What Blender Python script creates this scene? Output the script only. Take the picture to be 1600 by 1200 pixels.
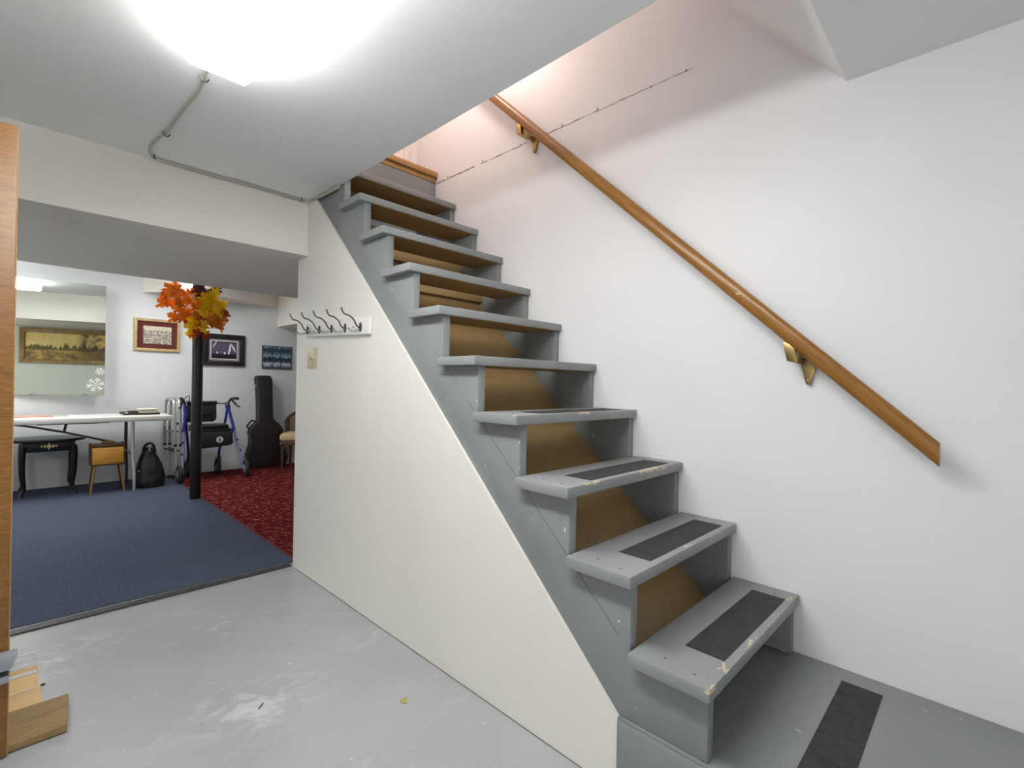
import bpy, bmesh, math, random
from math import sin, cos, pi, radians as R
from mathutils import Vector, Matrix
for o in list(bpy.data.objects): bpy.data.objects.remove(o)
S = bpy.context.scene
COL = S.collection

# ------------------------------------------------------------------ camera
EYE = 1.05                                    # eye height above the concrete floor
FPX, YAW, PITCH, ROLL = 759.9, R(45.554), R(-0.067), R(1.111)
fw = Vector((sin(YAW) * cos(PITCH), cos(YAW) * cos(PITCH), sin(PITCH)))
rt0 = Vector((cos(YAW), -sin(YAW), 0)); up0 = rt0.cross(fw)
rt = cos(ROLL) * rt0 + sin(ROLL) * up0; up = -sin(ROLL) * rt0 + cos(ROLL) * up0
cd = bpy.data.cameras.new('camera'); cd.sensor_width = 36; cd.lens = 36 * FPX / 1600; cd.clip_start = .02
cam = bpy.data.objects.new('camera', cd); COL.objects.link(cam)
M = Matrix((rt, up, -fw)).transposed().to_4x4(); M.translation = (0, 0, EYE); cam.matrix_world = M
S.camera = cam

# ------------------------------------------------------------------ world, exposure
W = bpy.data.worlds.new('world'); S.world = W; W.use_nodes = True
W.node_tree.nodes['Background'].inputs[0].default_value = (.8, .85, .9, 1)
W.node_tree.nodes['Background'].inputs[1].default_value = .03
S.view_settings.view_transform = 'Standard'; S.view_settings.look = 'None'
S.view_settings.gamma = 1; S.view_settings.use_curve_mapping = False
S.view_settings.exposure = 0.20
LENS_POWER = 31.5            # ceiling fixture over the stairs room
LENS_POWER_2 = 34.0          # ceiling fixtures of the carpeted room
UPSTAIRS_POWER = 10.5
SIDE_FILL_POWER = 11.0
REAR_FILL_POWER = 25.0

def lamp(name, loc, power, color, size):
    l = bpy.data.lights.new(name, 'POINT'); l.energy = power; l.color = color; l.shadow_soft_size = size
    o = bpy.data.objects.new(name, l); o.location = loc; COL.objects.link(o); return o
lamp('upstairs_lamp', (1.40, 1.95, 2.95), UPSTAIRS_POWER, (1, .79, .71), .09)
lamp('side_fill', (-1.40, 3.95, 1.15), SIDE_FILL_POWER, (1, .96, .9), .12)  # added fill without a fixture, brightens the painting and near wall
lamp('rear_fill', (-1.35, -.9, .85), REAR_FILL_POWER, (1, .985, .96), .45)  # added soft fill behind the camera, lifts ceiling, beam and panel

# ------------------------------------------------------------------ helpers
class MB:
    """collects world-space shapes; build() links them as one mesh object"""
    def __init__(s): s.v = []; s.f = []; s.m = []; s.mi = 0; s.T = None
    def add(s, vs, fs):
        n = len(s.v)
        for p in vs:
            p = Vector(p)
            s.v.append(s.T @ p if s.T else p)
        for f in fs: s.f.append([i + n for i in f]); s.m.append(s.mi)
        return s
    def box(s, x0, x1, y0, y1, z0, z1):
        return s.add([(x, y, z) for z in (z0, z1) for y in (y0, y1) for x in (x0, x1)],
                     [(0, 2, 3, 1), (4, 5, 7, 6), (0, 1, 5, 4), (2, 6, 7, 3), (0, 4, 6, 2), (1, 3, 7, 5)])
    def prism(s, poly, ax, a, b):
        """poly: 2D points; ax 'x': (y,z), 'y': (x,z), 'z': (x,y)"""
        g = {'x': lambda p, t: (t, p[0], p[1]), 'y': lambda p, t: (p[0], t, p[1]), 'z': lambda p, t: (p[0], p[1], t)}[ax]
        n = len(poly)
        return s.add([g(p, a) for p in poly] + [g(p, b) for p in poly],
                     [tuple(range(n))[::-1], tuple(range(n, 2 * n))] + [(i, (i + 1) % n, n + (i + 1) % n, n + i) for i in range(n)])
    def tube(s, pts, r, n=10, cap=True, sx=1.0):
        pts = [Vector(p) for p in pts]; k = len(pts); rs = r if isinstance(r, (list, tuple)) else [r] * k
        vs = []; u = None
        for i, p in enumerate(pts):
            t = (pts[min(i + 1, k - 1)] - pts[max(i - 1, 0)]).normalized()
            if u is None:
                u = t.cross(Vector((0, 0, 1)));
                if u.length < .05: u = t.cross(Vector((0, 1, 0)))
            u = (u - t * u.dot(t)).normalized(); w = t.cross(u)
            for j in range(n):
                a = 2 * pi * j / n
                vs.append(p + rs[i] * (cos(a) * u * sx + sin(a) * w))
        fs = [(i * n + j, i * n + (j + 1) % n, (i + 1) * n + (j + 1) % n, (i + 1) * n + j) for i in range(k - 1) for j in range(n)]
        if cap: fs += [tuple(range(n))[::-1], tuple(range((k - 1) * n, k * n))]
        return s.add(vs, fs)
    def lathe(s, c, prof, n=24, ax='z'):
        vs = []
        for r, h in prof:
            for j in range(n):
                a = 2 * pi * j / n; q = (r * cos(a), r * sin(a), h)
                if ax == 'x': q = (h, q[0], q[1])
                if ax == 'y': q = (q[0], h, q[1])
                vs.append(Vector(c) + Vector(q))
        k = len(prof)
        fs = [(i * n + j, i * n + (j + 1) % n, (i + 1) * n + (j + 1) % n, (i + 1) * n + j) for i in range(k - 1) for j in range(n)]
        fs += [tuple(range(n))[::-1], tuple(range((k - 1) * n, k * n))]
        return s.add(vs, fs)
    def build(s, name, mat, parent=None, bevel=0, smooth=False, seg=2):
        root = parent
        while root is not None and root.parent is not None: root = root.parent
        off = Vector(root.location) if root is not None else Vector()
        me = bpy.data.meshes.new(name)
        me.from_pydata([p - off for p in s.v], [], s.f)
        mats = mat if isinstance(mat, (list, tuple)) else [mat]
        for m in mats: me.materials.append(m)
        if len(mats) > 1:
            for i, p in enumerate(me.polygons): p.material_index = s.m[i]
        bm = bmesh.new(); bm.from_mesh(me)
        bmesh.ops.recalc_face_normals(bm, faces=bm.faces)
        if bevel:
            es = [e for e in bm.edges if len(e.link_faces) == 2 and e.calc_face_angle(0) > R(35)]
            bmesh.ops.bevel(bm, geom=es, offset=bevel, segments=seg, profile=.5, affect='EDGES', clamp_overlap=True)
        bm.to_mesh(me); bm.free()
        if smooth or bevel:
            for p in me.polygons: p.use_smooth = True
            try: me.set_sharp_from_angle(angle=R(38))
            except Exception: pass
        o = bpy.data.objects.new(name, me); COL.objects.link(o)
        if parent is not None: o.parent = parent
        return o

def tag(o, label=None, cat=None, group=None, kind=None):
    for k, v in (('label', label), ('category', cat), ('group', group), ('kind', kind)):
        if v: o[k] = v
    return o
def thing(name, label, cat, loc, group=None):
    o = bpy.data.objects.new(name, None); o.location = loc; o.empty_display_size = .05; COL.objects.link(o)
    return tag(o, label, cat, group)
def struct(mb, name, mat, parent=None, **k):
    o = mb.build(name, mat, parent, **k)
    if parent is None: o['kind'] = 'structure'
    return o
def B(*a): return MB().box(*a)
def arc(p0, p1, p2, n=8):      # quadratic bezier
    p0, p1, p2 = Vector(p0), Vector(p1), Vector(p2)
    return [(1 - t) ** 2 * p0 + 2 * t * (1 - t) * p1 + t * t * p2 for t in [i / n for i in range(n + 1)]]
def spline(ps, n=6):           # catmull-rom
    ps = [Vector(p) for p in ps]; q = [ps[0]] + ps + [ps[-1]]; out = []
    for i in range(1, len(q) - 2):
        a, b, c, d = q[i - 1:i + 3]
        for k in range(n):
            t = k / n
            out.append(.5 * ((2 * b) + (c - a) * t + (2 * a - 5 * b + 4 * c - d) * t * t + (3 * b - a - 3 * c + d) * t ** 3))
    return out + [ps[-1]]

# ------------------------------------------------------------------ materials
def hexc(r, g, b):             # sRGB 0-255 -> linear
    f = lambda c: (c / 255 / 12.92) if c / 255 <= .04045 else ((c / 255 + .055) / 1.055) ** 2.4
    return (f(r), f(g), f(b), 1)
class Mat:
    def __init__(s, name, col=(.8, .8, .8, 1), rough=.5, metal=0, **kw):
        s.m = bpy.data.materials.new(name); s.m.use_nodes = True; s.nt = s.m.node_tree
        s.b = s.nt.nodes['Principled BSDF']; s.set('Base Color', col); s.set('Roughness', rough); s.set('Metallic', metal)
        for k, v in kw.items(): s.set(k, v)
    def set(s, k, v):
        if hasattr(v, 'is_linked') or isinstance(v, bpy.types.NodeSocket): s.nt.links.new(v, s.b.inputs[k])
        else: s.b.inputs[k].default_value = v
    def n(s, t, **kw):
        nd = s.nt.nodes.new(t)
        for k, v in kw.items():
            if k.startswith('i_'):
                key = k[2:]; key = int(key) if key.isdigit() else key.replace('_', ' ')
                if isinstance(v, bpy.types.NodeSocket): s.nt.links.new(v, nd.inputs[key])
                else: nd.inputs[key].default_value = v
            else: setattr(nd, k, v)
        return nd
    def coord(s, which='Object', scale=(1, 1, 1), rot=(0, 0, 0), loc=(0, 0, 0)):
        tc = s.n('ShaderNodeTexCoord'); mp = s.n('ShaderNodeMapping', i_Vector=tc.outputs[which])
        mp.inputs['Scale'].default_value = scale; mp.inputs['Rotation'].default_value = rot; mp.inputs['Location'].default_value = loc
        return mp.outputs[0]
    def noise(s, vec, scale=5, detail=4, rough=.5, dist=0):
        return s.n('ShaderNodeTexNoise', i_Vector=vec, i_Scale=scale, i_Detail=detail, i_Roughness=rough, i_Distortion=dist).outputs[0]
    def ramp(s, fac, stops):
        r = s.n('ShaderNodeValToRGB', i_0=fac); cr = r.color_ramp
        while len(cr.elements) < len(stops): cr.elements.new(.5)
        for e, (p, c) in zip(cr.elements, stops): e.position = p; e.color = c if len(c) == 4 else (*c, 1)
        return r.outputs[0]
    def mix(s, fac, a, b, mode='MIX'):
        m = s.n('ShaderNodeMix', data_type='RGBA', blend_type=mode)
        for k, v in ((0, fac), (6, a), (7, b)):
            if isinstance(v, bpy.types.NodeSocket): s.nt.links.new(v, m.inputs[k])
            else: m.inputs[k].default_value = v
        return m.outputs[2]
    def math(s, op, a, b=0.0, clamp=False):
        m = s.n('ShaderNodeMath', operation=op, use_clamp=clamp)
        for k, v in ((0, a), (1, b)):
            if isinstance(v, bpy.types.NodeSocket): s.nt.links.new(v, m.inputs[k])
            else: m.inputs[k].default_value = v
        return m.outputs[0]
    def bump(s, h, strength=.2, dist=.002):
        b = s.n('ShaderNodeBump', i_Height=h, i_Strength=strength, i_Distance=dist); s.set('Normal', b.outputs[0])
g1 = lambda v: (v, v, v, 1)

def paint(name, c1, c2, rough=.5, scale=1.3, bump=.12):
    m = Mat(name, rough=rough); v = m.coord()
    base = m.mix(m.ramp(m.noise(v, scale, 5), [(.35, g1(0)), (.65, g1(1))]), c1, c2)
    scuff = m.ramp(m.noise(m.coord(scale=(1, 1, 1.6)), 7, 7, .7), [(.69, g1(0)), (.76, g1(1))])
    m.set('Base Color', m.mix(m.math('MULTIPLY', scuff, .30), base, (.50, .48, .45, 1)))
    m.bump(m.noise(v, 90, 3), bump, .0015); return m.m
M_WALL = paint('white_wall_paint', (.775, .785, .80, 1), (.815, .825, .84, 1))
M_PANEL = paint('cream_panel_paint', (.77, .755, .705, 1), (.81, .795, .745, 1), .45)
M_HEAD = paint('cream_beam_paint', (.77, .74, .67, 1), (.80, .78, .72, 1), .6)
M_CEIL = paint('ceiling_paint', (.83, .84, .85, 1), (.86, .87, .88, 1), .7)
M_PINK = paint('upstairs_wall_paint', (.82, .77, .75, 1), (.85, .80, .78, 1), .6)
M_ROOM2 = paint('cool_wall_paint', (.71, .75, .765, 1), (.75, .79, .805, 1), .6)
M_GREEN = paint('pale_green_wall_paint', (.70, .74, .66, 1), (.74, .78, .70, 1), .6)

def stair_paint():
    m = Mat('grey_stair_paint', rough=.42); v = m.coord()
    base = m.mix(m.ramp(m.noise(v, 4, 5), [(.3, g1(0)), (.7, g1(1))]), (.205, .225, .228, 1), (.25, .268, .268, 1))
    spk = m.ramp(m.noise(v, 38, 2), [(.735, g1(0)), (.75, g1(1))])
    m.set('Base Color', m.mix(spk, base, (.5, .5, .47, 1)))
    m.bump(m.noise(m.coord(scale=(6, 30, 30)), 4, 4), .18, .002); return m.m
M_GREY = stair_paint()
def tread_paint():
    m = Mat('worn_grey_tread_paint', rough=.40); v = m.coord()
    base = m.mix(m.ramp(m.noise(v, 4, 5), [(.3, g1(0)), (.7, g1(1))]), (.235, .255, .255, 1), (.285, .30, .30, 1))
    tc = m.n('ShaderNodeTexCoord'); sp = m.n('ShaderNodeSeparateXYZ', i_Vector=tc.outputs['Generated'])
    front = m.math('MULTIPLY', m.math('SUBTRACT', .16, sp.outputs[1]), 7, True)          # front nosing of the board
    top = m.math('MULTIPLY', m.math('SUBTRACT', sp.outputs[2], .55), 3, True)
    so = m.n('ShaderNodeSeparateXYZ', i_Vector=tc.outputs['Object'])
    low = m.math('MULTIPLY', m.math('SUBTRACT', 1.25, so.outputs[2]), 1.3, True)          # lower treads are trodden more
    nz = m.noise(m.coord(scale=(1, 2, 2)), 13, 6, .65)
    w = m.math('MULTIPLY', m.math('MULTIPLY', front, top), m.math('MULTIPLY', low, m.ramp(nz, [(.54, g1(0)), (.62, g1(1))])))
    wear = m.ramp(w, [(.28, g1(0)), (.42, g1(1))])
    m.set('Base Color', m.mix(wear, base, m.mix(m.noise(v, 60), (.50, .40, .26, 1), (.62, .55, .42, 1))))
    m.bump(m.noise(m.coord(scale=(8, 40, 40)), 4, 4), .2, .002); return m.m
M_TREAD = tread_paint()
def wood(name, c1, c2, c3, scale=(1, 14, 14), rough=.4, rings=2.2, bump=.15, dist=2.5, which='Object', rot=None):
    m = Mat(name, rough=rough); v = m.coord(which, scale) if rot is None else None
    if rot is not None:
        mp = m.n('ShaderNodeMapping', i_Vector=m.coord(which, (1, 1, 1), rot)); mp.inputs['Scale'].default_value = scale; v = mp.outputs[0]
    n = m.noise(v, rings, 6, .6, dist)
    m.set('Base Color', m.ramp(n, [(.25, c1), (.5, c2), (.78, c3)]))
    m.bump(m.noise(v, rings * 6, 3), bump, .001); return m.m
M_RAW = wood('bare_underside_wood', (.20, .115, .038, 1), (.30, .18, .062, 1), (.38, .235, .09, 1), (3, 22, 22), .7)
M_HARD = wood('brown_hardboard', (.36, .235, .095, 1), (.40, .265, .112, 1), (.44, .30, .13, 1), (2, 4, 4), .42, 1.2)
M_RAIL = wood('varnished_handrail_wood', (.17, .066, .010, 1), (.28, .125, .020, 1), (.39, .195, .040, 1), (34, 1.6, 34), .3, rot=(-math.atan(1.644 / 1.760), 0, 0))
M_OAK = wood('oak_veneer', (.10, .040, .008, 1), (.22, .10, .022, 1), (.31, .155, .042, 1), (5, 5, 60), .4, 2.0)
M_TRIMW = wood('oak_threshold_wood', (.26, .13, .04, 1), (.40, .22, .075, 1), (.50, .31, .12, 1), (3, 30, 30), .4)
M_PLANK = wood('offcut_plank_wood', (.14, .085, .032, 1), (.28, .18, .075, 1), (.36, .245, .115, 1), (2.2, 26, 26), .55)
M_LAM = wood('yellow_laminate', (.66, .40, .15, 1), (.74, .48, .21, 1), (.80, .56, .30, 1), (3, 9, 9), .35)
M_SEW = wood('honey_sewing_box_wood', (.48, .21, .022, 1), (.66, .33, .055, 1), (.76, .42, .10, 1), (2.2, 10, 18), .35)
M_SEWD = wood('dark_sewing_box_wood', (.06, .022, .008, 1), (.10, .038, .012, 1), (.14, .055, .02, 1), (3, 10, 10), .4)
M_CHAIRW = wood('carved_chair_wood', (.055, .027, .012, 1), (.10, .052, .025, 1), (.15, .085, .045, 1), (10, 10, 3), .4)

def concrete():
    m = Mat('grey_painted_concrete'); v = m.coord()
    base = m.mix(m.ramp(m.noise(v, 1.7, 6, .6), [(.3, g1(0)), (.7, g1(1))]), (.335, .352, .36, 1), (.41, .427, .433, 1))
    sc = m.ramp(m.noise(m.coord(scale=(1, 1.6, 1), rot=(0, 0, .5)), 3.1, 9, .68, 1.2), [(.58, g1(0)), (.66, g1(1))])
    base = m.mix(m.math('MULTIPLY', sc, .5), base, (.50, .52, .52, 1))
    spk = m.ramp(m.noise(v, 55, 2), [(.72, g1(0)), (.74, g1(1))])
    base = m.mix(m.math('MULTIPLY', spk, .7), base, (.68, .68, .65, 1))
    drk = m.ramp(m.noise(m.coord(loc=(3, 1, 0)), 2.6, 8, .7), [(.66, g1(0)), (.76, g1(1))])
    base = m.mix(m.math('MULTIPLY', drk, .35), base, (.20, .21, .20, 1))
    for cx, cy, rx, ry, th in ((.56, 1.66, .26, .20, .47), (.66, 2.30, .30, .14, .53), (.16, 2.45, .22, .20, .50), (.30, 1.75, .22, .10, .54)):   # scuffed whitish patches
        dv = m.coord(loc=(-cx / rx, -cy / ry, 0), scale=(1 / rx, 1 / ry, 0))
        ds = m.n('ShaderNodeVectorMath', operation='LENGTH', i_0=dv).outputs['Value']
        msk = m.math('MULTIPLY', m.ramp(ds, [(.2, g1(1)), (1.0, g1(0))]), m.ramp(m.noise(m.coord(scale=(1, 1.5, 1), rot=(0, 0, .4)), 8, 9, .72, .8), [(th, g1(0)), (th + .12, g1(1))]))
        base = m.mix(m.math('MULTIPLY', msk, .75), base, (.60, .61, .61, 1))
    m.set('Base Color', base); m.set('Roughness', m.ramp(m.noise(v, 5, 6), [(.3, g1(.34)), (.7, g1(.5))]))
    m.bump(m.noise(v, 14, 8, .6), .12, .003); return m.m
M_CONC = concrete()
def carpet(name, cols, scale, rough=.95):
    m = Mat(name, rough=rough); v = m.coord()
    m.set('Base Color', m.ramp(m.noise(v, scale, 3, .7), cols)); m.set('Specular IOR Level', .05)
    m.bump(m.noise(v, 240, 2), .6, .004); return m.m
M_BLUE = carpet('blue_cut_pile', [(.3, (.055, .068, .108, 1)), (.5, (.082, .10, .15, 1)), (.7, (.135, .155, .215, 1))], 120)
def redcarpet():
    m = Mat('red_patterned_pile', rough=.95); v = m.coord(); m.set('Specular IOR Level', .05)
    base = m.ramp(m.noise(v, 60, 3, .7), [(.3, (.075, .006, .009, 1)), (.7, (.13, .012, .016, 1))])
    vo = m.n('ShaderNodeTexVoronoi', i_Vector=m.n('ShaderNodeVectorMath', operation='ADD', i_0=v, i_1=m.n('ShaderNodeVectorMath', operation='SCALE', i_0=m.n('ShaderNodeTexNoise', i_Vector=v, i_Scale=9.0).outputs[1], i_Scale=.09).outputs[0]).outputs[0], i_Scale=24.0, feature='DISTANCE_TO_EDGE')
    ln = m.ramp(vo.outputs[0], [(.03, g1(1)), (.075, g1(0))])
    br = m.ramp(m.noise(v, 22, 2), [(.46, g1(0)), (.56, g1(1))])
    m.set('Base Color', m.mix(m.math('MULTIPLY', ln, br), base, (.33, .125, .095, 1)))
    m.bump(m.noise(v, 240, 2), .6, .004); return m.m
M_RED = redcarpet()
def plain(name, c, rough=.5, metal=0, **k): return Mat(name, c, rough, metal, **k).m
def grip():
    m = Mat('black_grit_tape', rough=.8); v = m.coord()
    m.set('Base Color', m.ramp(m.noise(v, 30, 6, .7), [(.35, (.022, .022, .024, 1)), (.7, (.045, .044, .046, 1))]))
    m.bump(m.noise(v, 700, 2), .5, .001); return m.m
M_GRIP = grip()
M_BLACK = plain('black_gloss_paint', (.007, .006, .006, 1), .30)
M_BLKPL = plain('black_plastic', (.014, .014, .015, 1), .45)
M_RUB = plain('dark_rubber', (.03, .03, .032, 1), .7)
M_BRASS = plain('aged_brass', (.42, .30, .13, 1), .3, 1)
M_GOLDM = plain('bright_brass', (.83, .69, .36, 1), .22, 1)
M_STEEL = plain('brushed_steel', (.50, .51, .52, 1), .3, 1)
M_DKMET = plain('antique_nickel', (.16, .15, .13, 1), .3, 1)
M_ALU = plain('anodised_aluminium', (.62, .62, .61, 1), .35, .6)
M_GREYM = plain('grey_painted_metal', (.27, .30, .33, 1), .4)
M_BROWNM = plain('brown_table_metal', (.060, .052, .046, 1), .4)
M_CABLE = plain('white_cable_sheath', (.46, .44, .38, 1), .5)
M_STAPLE = plain('cable_staple_metal', (.12, .11, .10, 1), .4, .7)
M_WHITE = plain('white_gloss_board', (.78, .77, .74, 1), .35)
M_ALMOND = plain('almond_switch_plastic', (.52, .48, .30, 1), .35)
M_ALMOND2 = plain('almond_toggle_plastic', (.68, .63, .44, 1), .35)
M_TABLE = plain('white_laminate', (.80, .79, .76, 1), .3)
M_CRACK = plain('dark_crack', (.07, .05, .045, 1), .9)
M_PSEAM = plain('plaster_shadow_gap', (.22, .17, .15, 1), .9)
M_SEAM = plain('scratched_seam', (.12, .13, .135, 1), .8)
M_LENS_T = Mat('fixture_lens', (.9, .9, .86, 1), .4); M_LENS_T.set('Emission Color', (1, .988, .962, 1)); M_LENS_T.set('Emission Strength', LENS_POWER); M_LENS = M_LENS_T.m
M_LENS2_T = Mat('fixture_lens_cool', (.9, .9, .9, 1), .4); M_LENS2_T.set('Emission Color', (1, .975, .945, 1)); M_LENS2_T.set('Emission Strength', LENS_POWER_2); M_LENS2 = M_LENS2_T.m

M_LS = Mat('fixture_lens_side', (.9, .9, .86, 1), .4); M_LS.set('Emission Color', (1, .988, .962, 1)); M_LS.set('Emission Strength', LENS_POWER * .60); M_LENS_S = M_LS.m

# ------------------------------------------------------------------ shell
ZC = 2.008                # ceiling
XP = 1.104                # cream panel face
XR = 1.793                # right wall
YB = 6.15                 # far wall of the carpeted room
YW = 2.77                 # its near wall
struct(B(-2.2, XP, -1.7, 2.80, -.1, 0), 'floor', M_CONC)
struct(B(-2.2, 3.3, 2.80, YB, -.1, 0), 'floor_carpeted_room', M_CONC)
landing = struct(B(XP, XR, -1.7, 2.60, 0, .193), 'floor_landing', M_GREY, bevel=.003)
fascia = struct(B(XP - .012, XP - .0005, -1.7, .668, 0.0, .188), 'fascia_board', M_GREY, landing, bevel=.002)

wr = struct(B(XR, XR + .1, -1.7, 3.6, 0, 3.95), 'wall_right', M_WALL)
random.seed(4)
sm = MB(); n = 60
for i in range(n):       # open plaster seam at the upper floor's level
    if i in (13, 14): continue
    y0 = 2.44 - i * (1.62 / n); y1 = y0 - 1.62 / n; j = lambda: random.uniform(-.0015, .0015)
    w = .0019 * (1.15 - i / n) * random.uniform(.5, 1.3); z = 2.268
    sm.box(XR - .0012, XR, y1, y0, z + j() - w, z + j() + w)
sm.build('plaster_seam', M_PSEAM, wr)
for y, dz in ((2.33, .012), (2.02, .011), (1.73, .004), (1.46, .008), (1.26, .009), (1.00, .0), (.85, .0)):
    B(XR - .002, XR, y - .0018, y + .0018, 2.268 + dz - .004, 2.268 + dz + .004).build('nail_head', M_CRACK, wr)
struct(B(-2.2, XR + .1, -1.8, -1.7, 0, 3.95), 'wall_rear', M_WALL)
struct(B(-2.3, -2.2, -1.8, YB + .1, 0, 2.3), 'wall_left', M_WALL)
struct(B(-2.2, XP, -1.7, 2.64, ZC, ZC + .25), 'ceiling', M_CEIL)
# ceiling near the camera over the landing rises as the underside of the flight above
SL = 1.15
struct(MB().prism([(-1.7, ZC), (.329, ZC), (1.95, ZC + SL * 1.621), (-1.7, ZC + SL * 1.621)], 'x', XP, XR), 'sloped_ceiling', M_CEIL)
struct(B(XP - .1, XP, -1.7, 3.6, ZC + .25, 3.95), 'wall_stairwell', M_PINK)
struct(B(XP - .1, XR + .1, 1.95, 3.6, 3.87, 3.95), 'ceiling_upstairs', M_PINK)
up_floor = struct(B(XP, XR, 2.449, 3.6, 2.01, 2.268), 'floor_upstairs', M_GREY)
door_up = struct(B(XP, XR, 2.66, 2.70, 2.33, 3.87), 'wall_upstairs', M_PINK)
B(XR - .10, XR - .055, 2.645, 2.66, 2.33, 3.87).build('door_casing', M_PINK, door_up, bevel=.004)
B(XP, XR, 2.50, 2.70, 2.268, 2.33).build('door_sill', M_TRIMW, door_up, bevel=.003)
tr = struct(B(XP, XR - .003, 2.442, 2.475, 2.269, 2.299), 'trim_1', M_TRIMW, bevel=.005)
B(XP, XR - .001, 2.428, 2.50, 2.2995, 2.334).build('upper_moulding', M_TRIMW, tr, bevel=.007)

# cream panel closing the flight's side
panel = struct(MB().prism([(.673, .193), (.673, 0), (YW, 0), (YW, 1.717), (2.64, 1.717), (2.64, ZC), (2.555, ZC)], 'x', XP - .006, XP + .005), 'wall_stairs', M_PANEL)
B(XP - .0078, XP - .0061, .68, YW - .02, .0003, .0028).build('floor_gap', M_PSEAM, panel)
struct(B(XP + .006, 3.3, 2.605, YW, 0, ZC), 'wall_near_right', M_ROOM2)
struct(B(-2.2, -.03, 2.64, YW, 0, 1.716), 'wall_near_left', M_GREEN)
beam = struct(MB().box(-2.2, XP - .007, 2.64, 4.08, 1.717, 2.05).box(XP - .007, 3.3, YW + .001, 4.08, 1.717, 2.05), 'ceiling_beam', M_HEAD)
struct(B(-2.2, 3.3, 4.08, YB, 2.05, 2.15), 'ceiling_carpeted_room', M_CEIL)
struct(B(-2.2, 3.4, YB, YB + .1, 0, 2.15), 'wall_back', M_ROOM2)
struct(B(3.3, 3.4, 2.605, YB, 0, 2.15), 'wall_far_right', M_ROOM2)
struct(B(2.205, 3.3, 4.081, YB, 1.678, 2.05), 'beam_along_right', M_HEAD)
struct(MB().prism([(.89, YB), (1.22, 5.62), (2.204, YB)], 'z', 1.905, 2.05), 'ceiling_soffit', M_HEAD)

# ------------------------------------------------------------------ floor coverings
tag(B(-2.2, 1.134, 2.835, YB, 0, .010).build('carpet', M_BLUE, bevel=.003), 'plain dark blue carpet in the room beyond the opening', 'carpet')
tag(B(1.150, 3.3, 2.80, YB, 0, .010).build('carpet', M_RED, bevel=.003), 'deep red carpet with a pale scrolling pattern beyond the opening', 'carpet')
t2 = struct(B(1.137, 1.147, 2.80, YB, 0, .011), 'trim_2', plain('reddish_carpet_binding', (.12, .03, .035, 1), .9))
t3 = struct(B(-1.6, 1.097, 2.775, 2.835, 0, .007), 'trim_3', plain('dark_threshold_rubber', (.045, .045, .05, 1), .5), bevel=.003)
B(-1.6, 1.097, 2.816, 2.822, .007, .010).build('metal_ridge', M_STEEL, t3, bevel=.002)

# ------------------------------------------------------------------ staircase
RISE, RUN, Y1, Z1 = .19, .2015, .4288, .382
XA, XB = 1.077, 1.790
stairs = thing('staircase', 'steep open-riser wooden staircase painted grey with black grip strips', 'staircase', (1.43, .43, .193))
slope = RISE / RUN
for side, (xa, xb) in (('l', (1.1095, 1.142)), ('r', (1.759, 1.7925))):
    poly = [(Y1 + .016, .194)]
    for k in range(10):
        y, z = Y1 + .016 + RUN * k, Z1 + RISE * k - .0325
        poly += [(y, z), (y + RUN if k < 9 else 2.448, z)]
    zl = lambda y: Z1 + (y - Y1) * slope - .455
    poly += [(2.448, 2.004), (2.600, 2.004), (2.600, zl(2.600)), (Y1 + (.194 - Z1 + .455) / slope, .194)]
    MB().prism(poly, 'x', xa, xb).build('stringer', M_GREY, stairs, bevel=.0015)
sl = MB()       # seam between the two boards of the near stringer
for a, b in ((.68, 1.02), (1.05, 1.30), (1.36, 1.50)):
    za, zb = (Z1 + (q - Y1) * slope - .222 for q in (a, b))
    sl.prism([(a, za), (b, zb), (b, zb + .0022), (a, za + .0022)], 'x', 1.1088, 1.1096)
sl.build('board_seam', M_SEAM, stairs)
# hardboard closing the underside
zh = lambda y: Z1 + (y - Y1) * slope - .372
ya, yb = Y1 + (.196 - Z1 + .372) / slope, 2.44
MB().prism([(ya, .196), (yb, zh(yb)), (yb, zh(yb) - .006), (ya + .006, .196)], 'x', 1.1425, 1.7585).build('back_panel', M_HARD, stairs)
B(1.1425, 1.7585, 2.435, 2.448, Z1 + RISE * 9 + .0, 2.262).build('top_riser', M_GREY, stairs)
for y in (1.96, 2.15):
    B(1.1425, 1.7585, y, y + .02, zh(y) + .03, zh(y) + .085).build('cleat', M_HARD, stairs, bevel=.002)
for k in range(10):
    y, z = Y1 + RUN * k, Z1 + RISE * k
    t = MB(); xa = XA if k < 9 else 1.109
    t.box(xa, XB, y, y + .2065, z - .032, z)
    me_t = t.build('tread', M_TREAD, stairs, bevel=.0035)
    B(1.1430, 1.7580, y + .004, y + .203, z - .0330, z - .0319).build('bare_underside', M_RAW, me_t)
    if k < 4:
        w = MB().box(1.218, 1.714, y + .022, y + .121, z + .0002, z + .0016)
        w.build('grip_strip', M_GRIP, me_t)
    if k < 4:
        for (dx, dy) in ((.035, .05), (.05, .13), (.66, .06), (.67, .14)):
            MB().lathe((XA + dx, y + dy, z), [(.0035, -.001), (.0035, .0008), (.001, .001)], 8).build('nail_head', M_SEAM, me_t)
tag(B(1.218, 1.714, .200, .297, .1932, .1946).build('grip_strip', M_GRIP), 'black grip strip stuck on the grey landing before the lowest step', 'grip strip')

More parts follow.
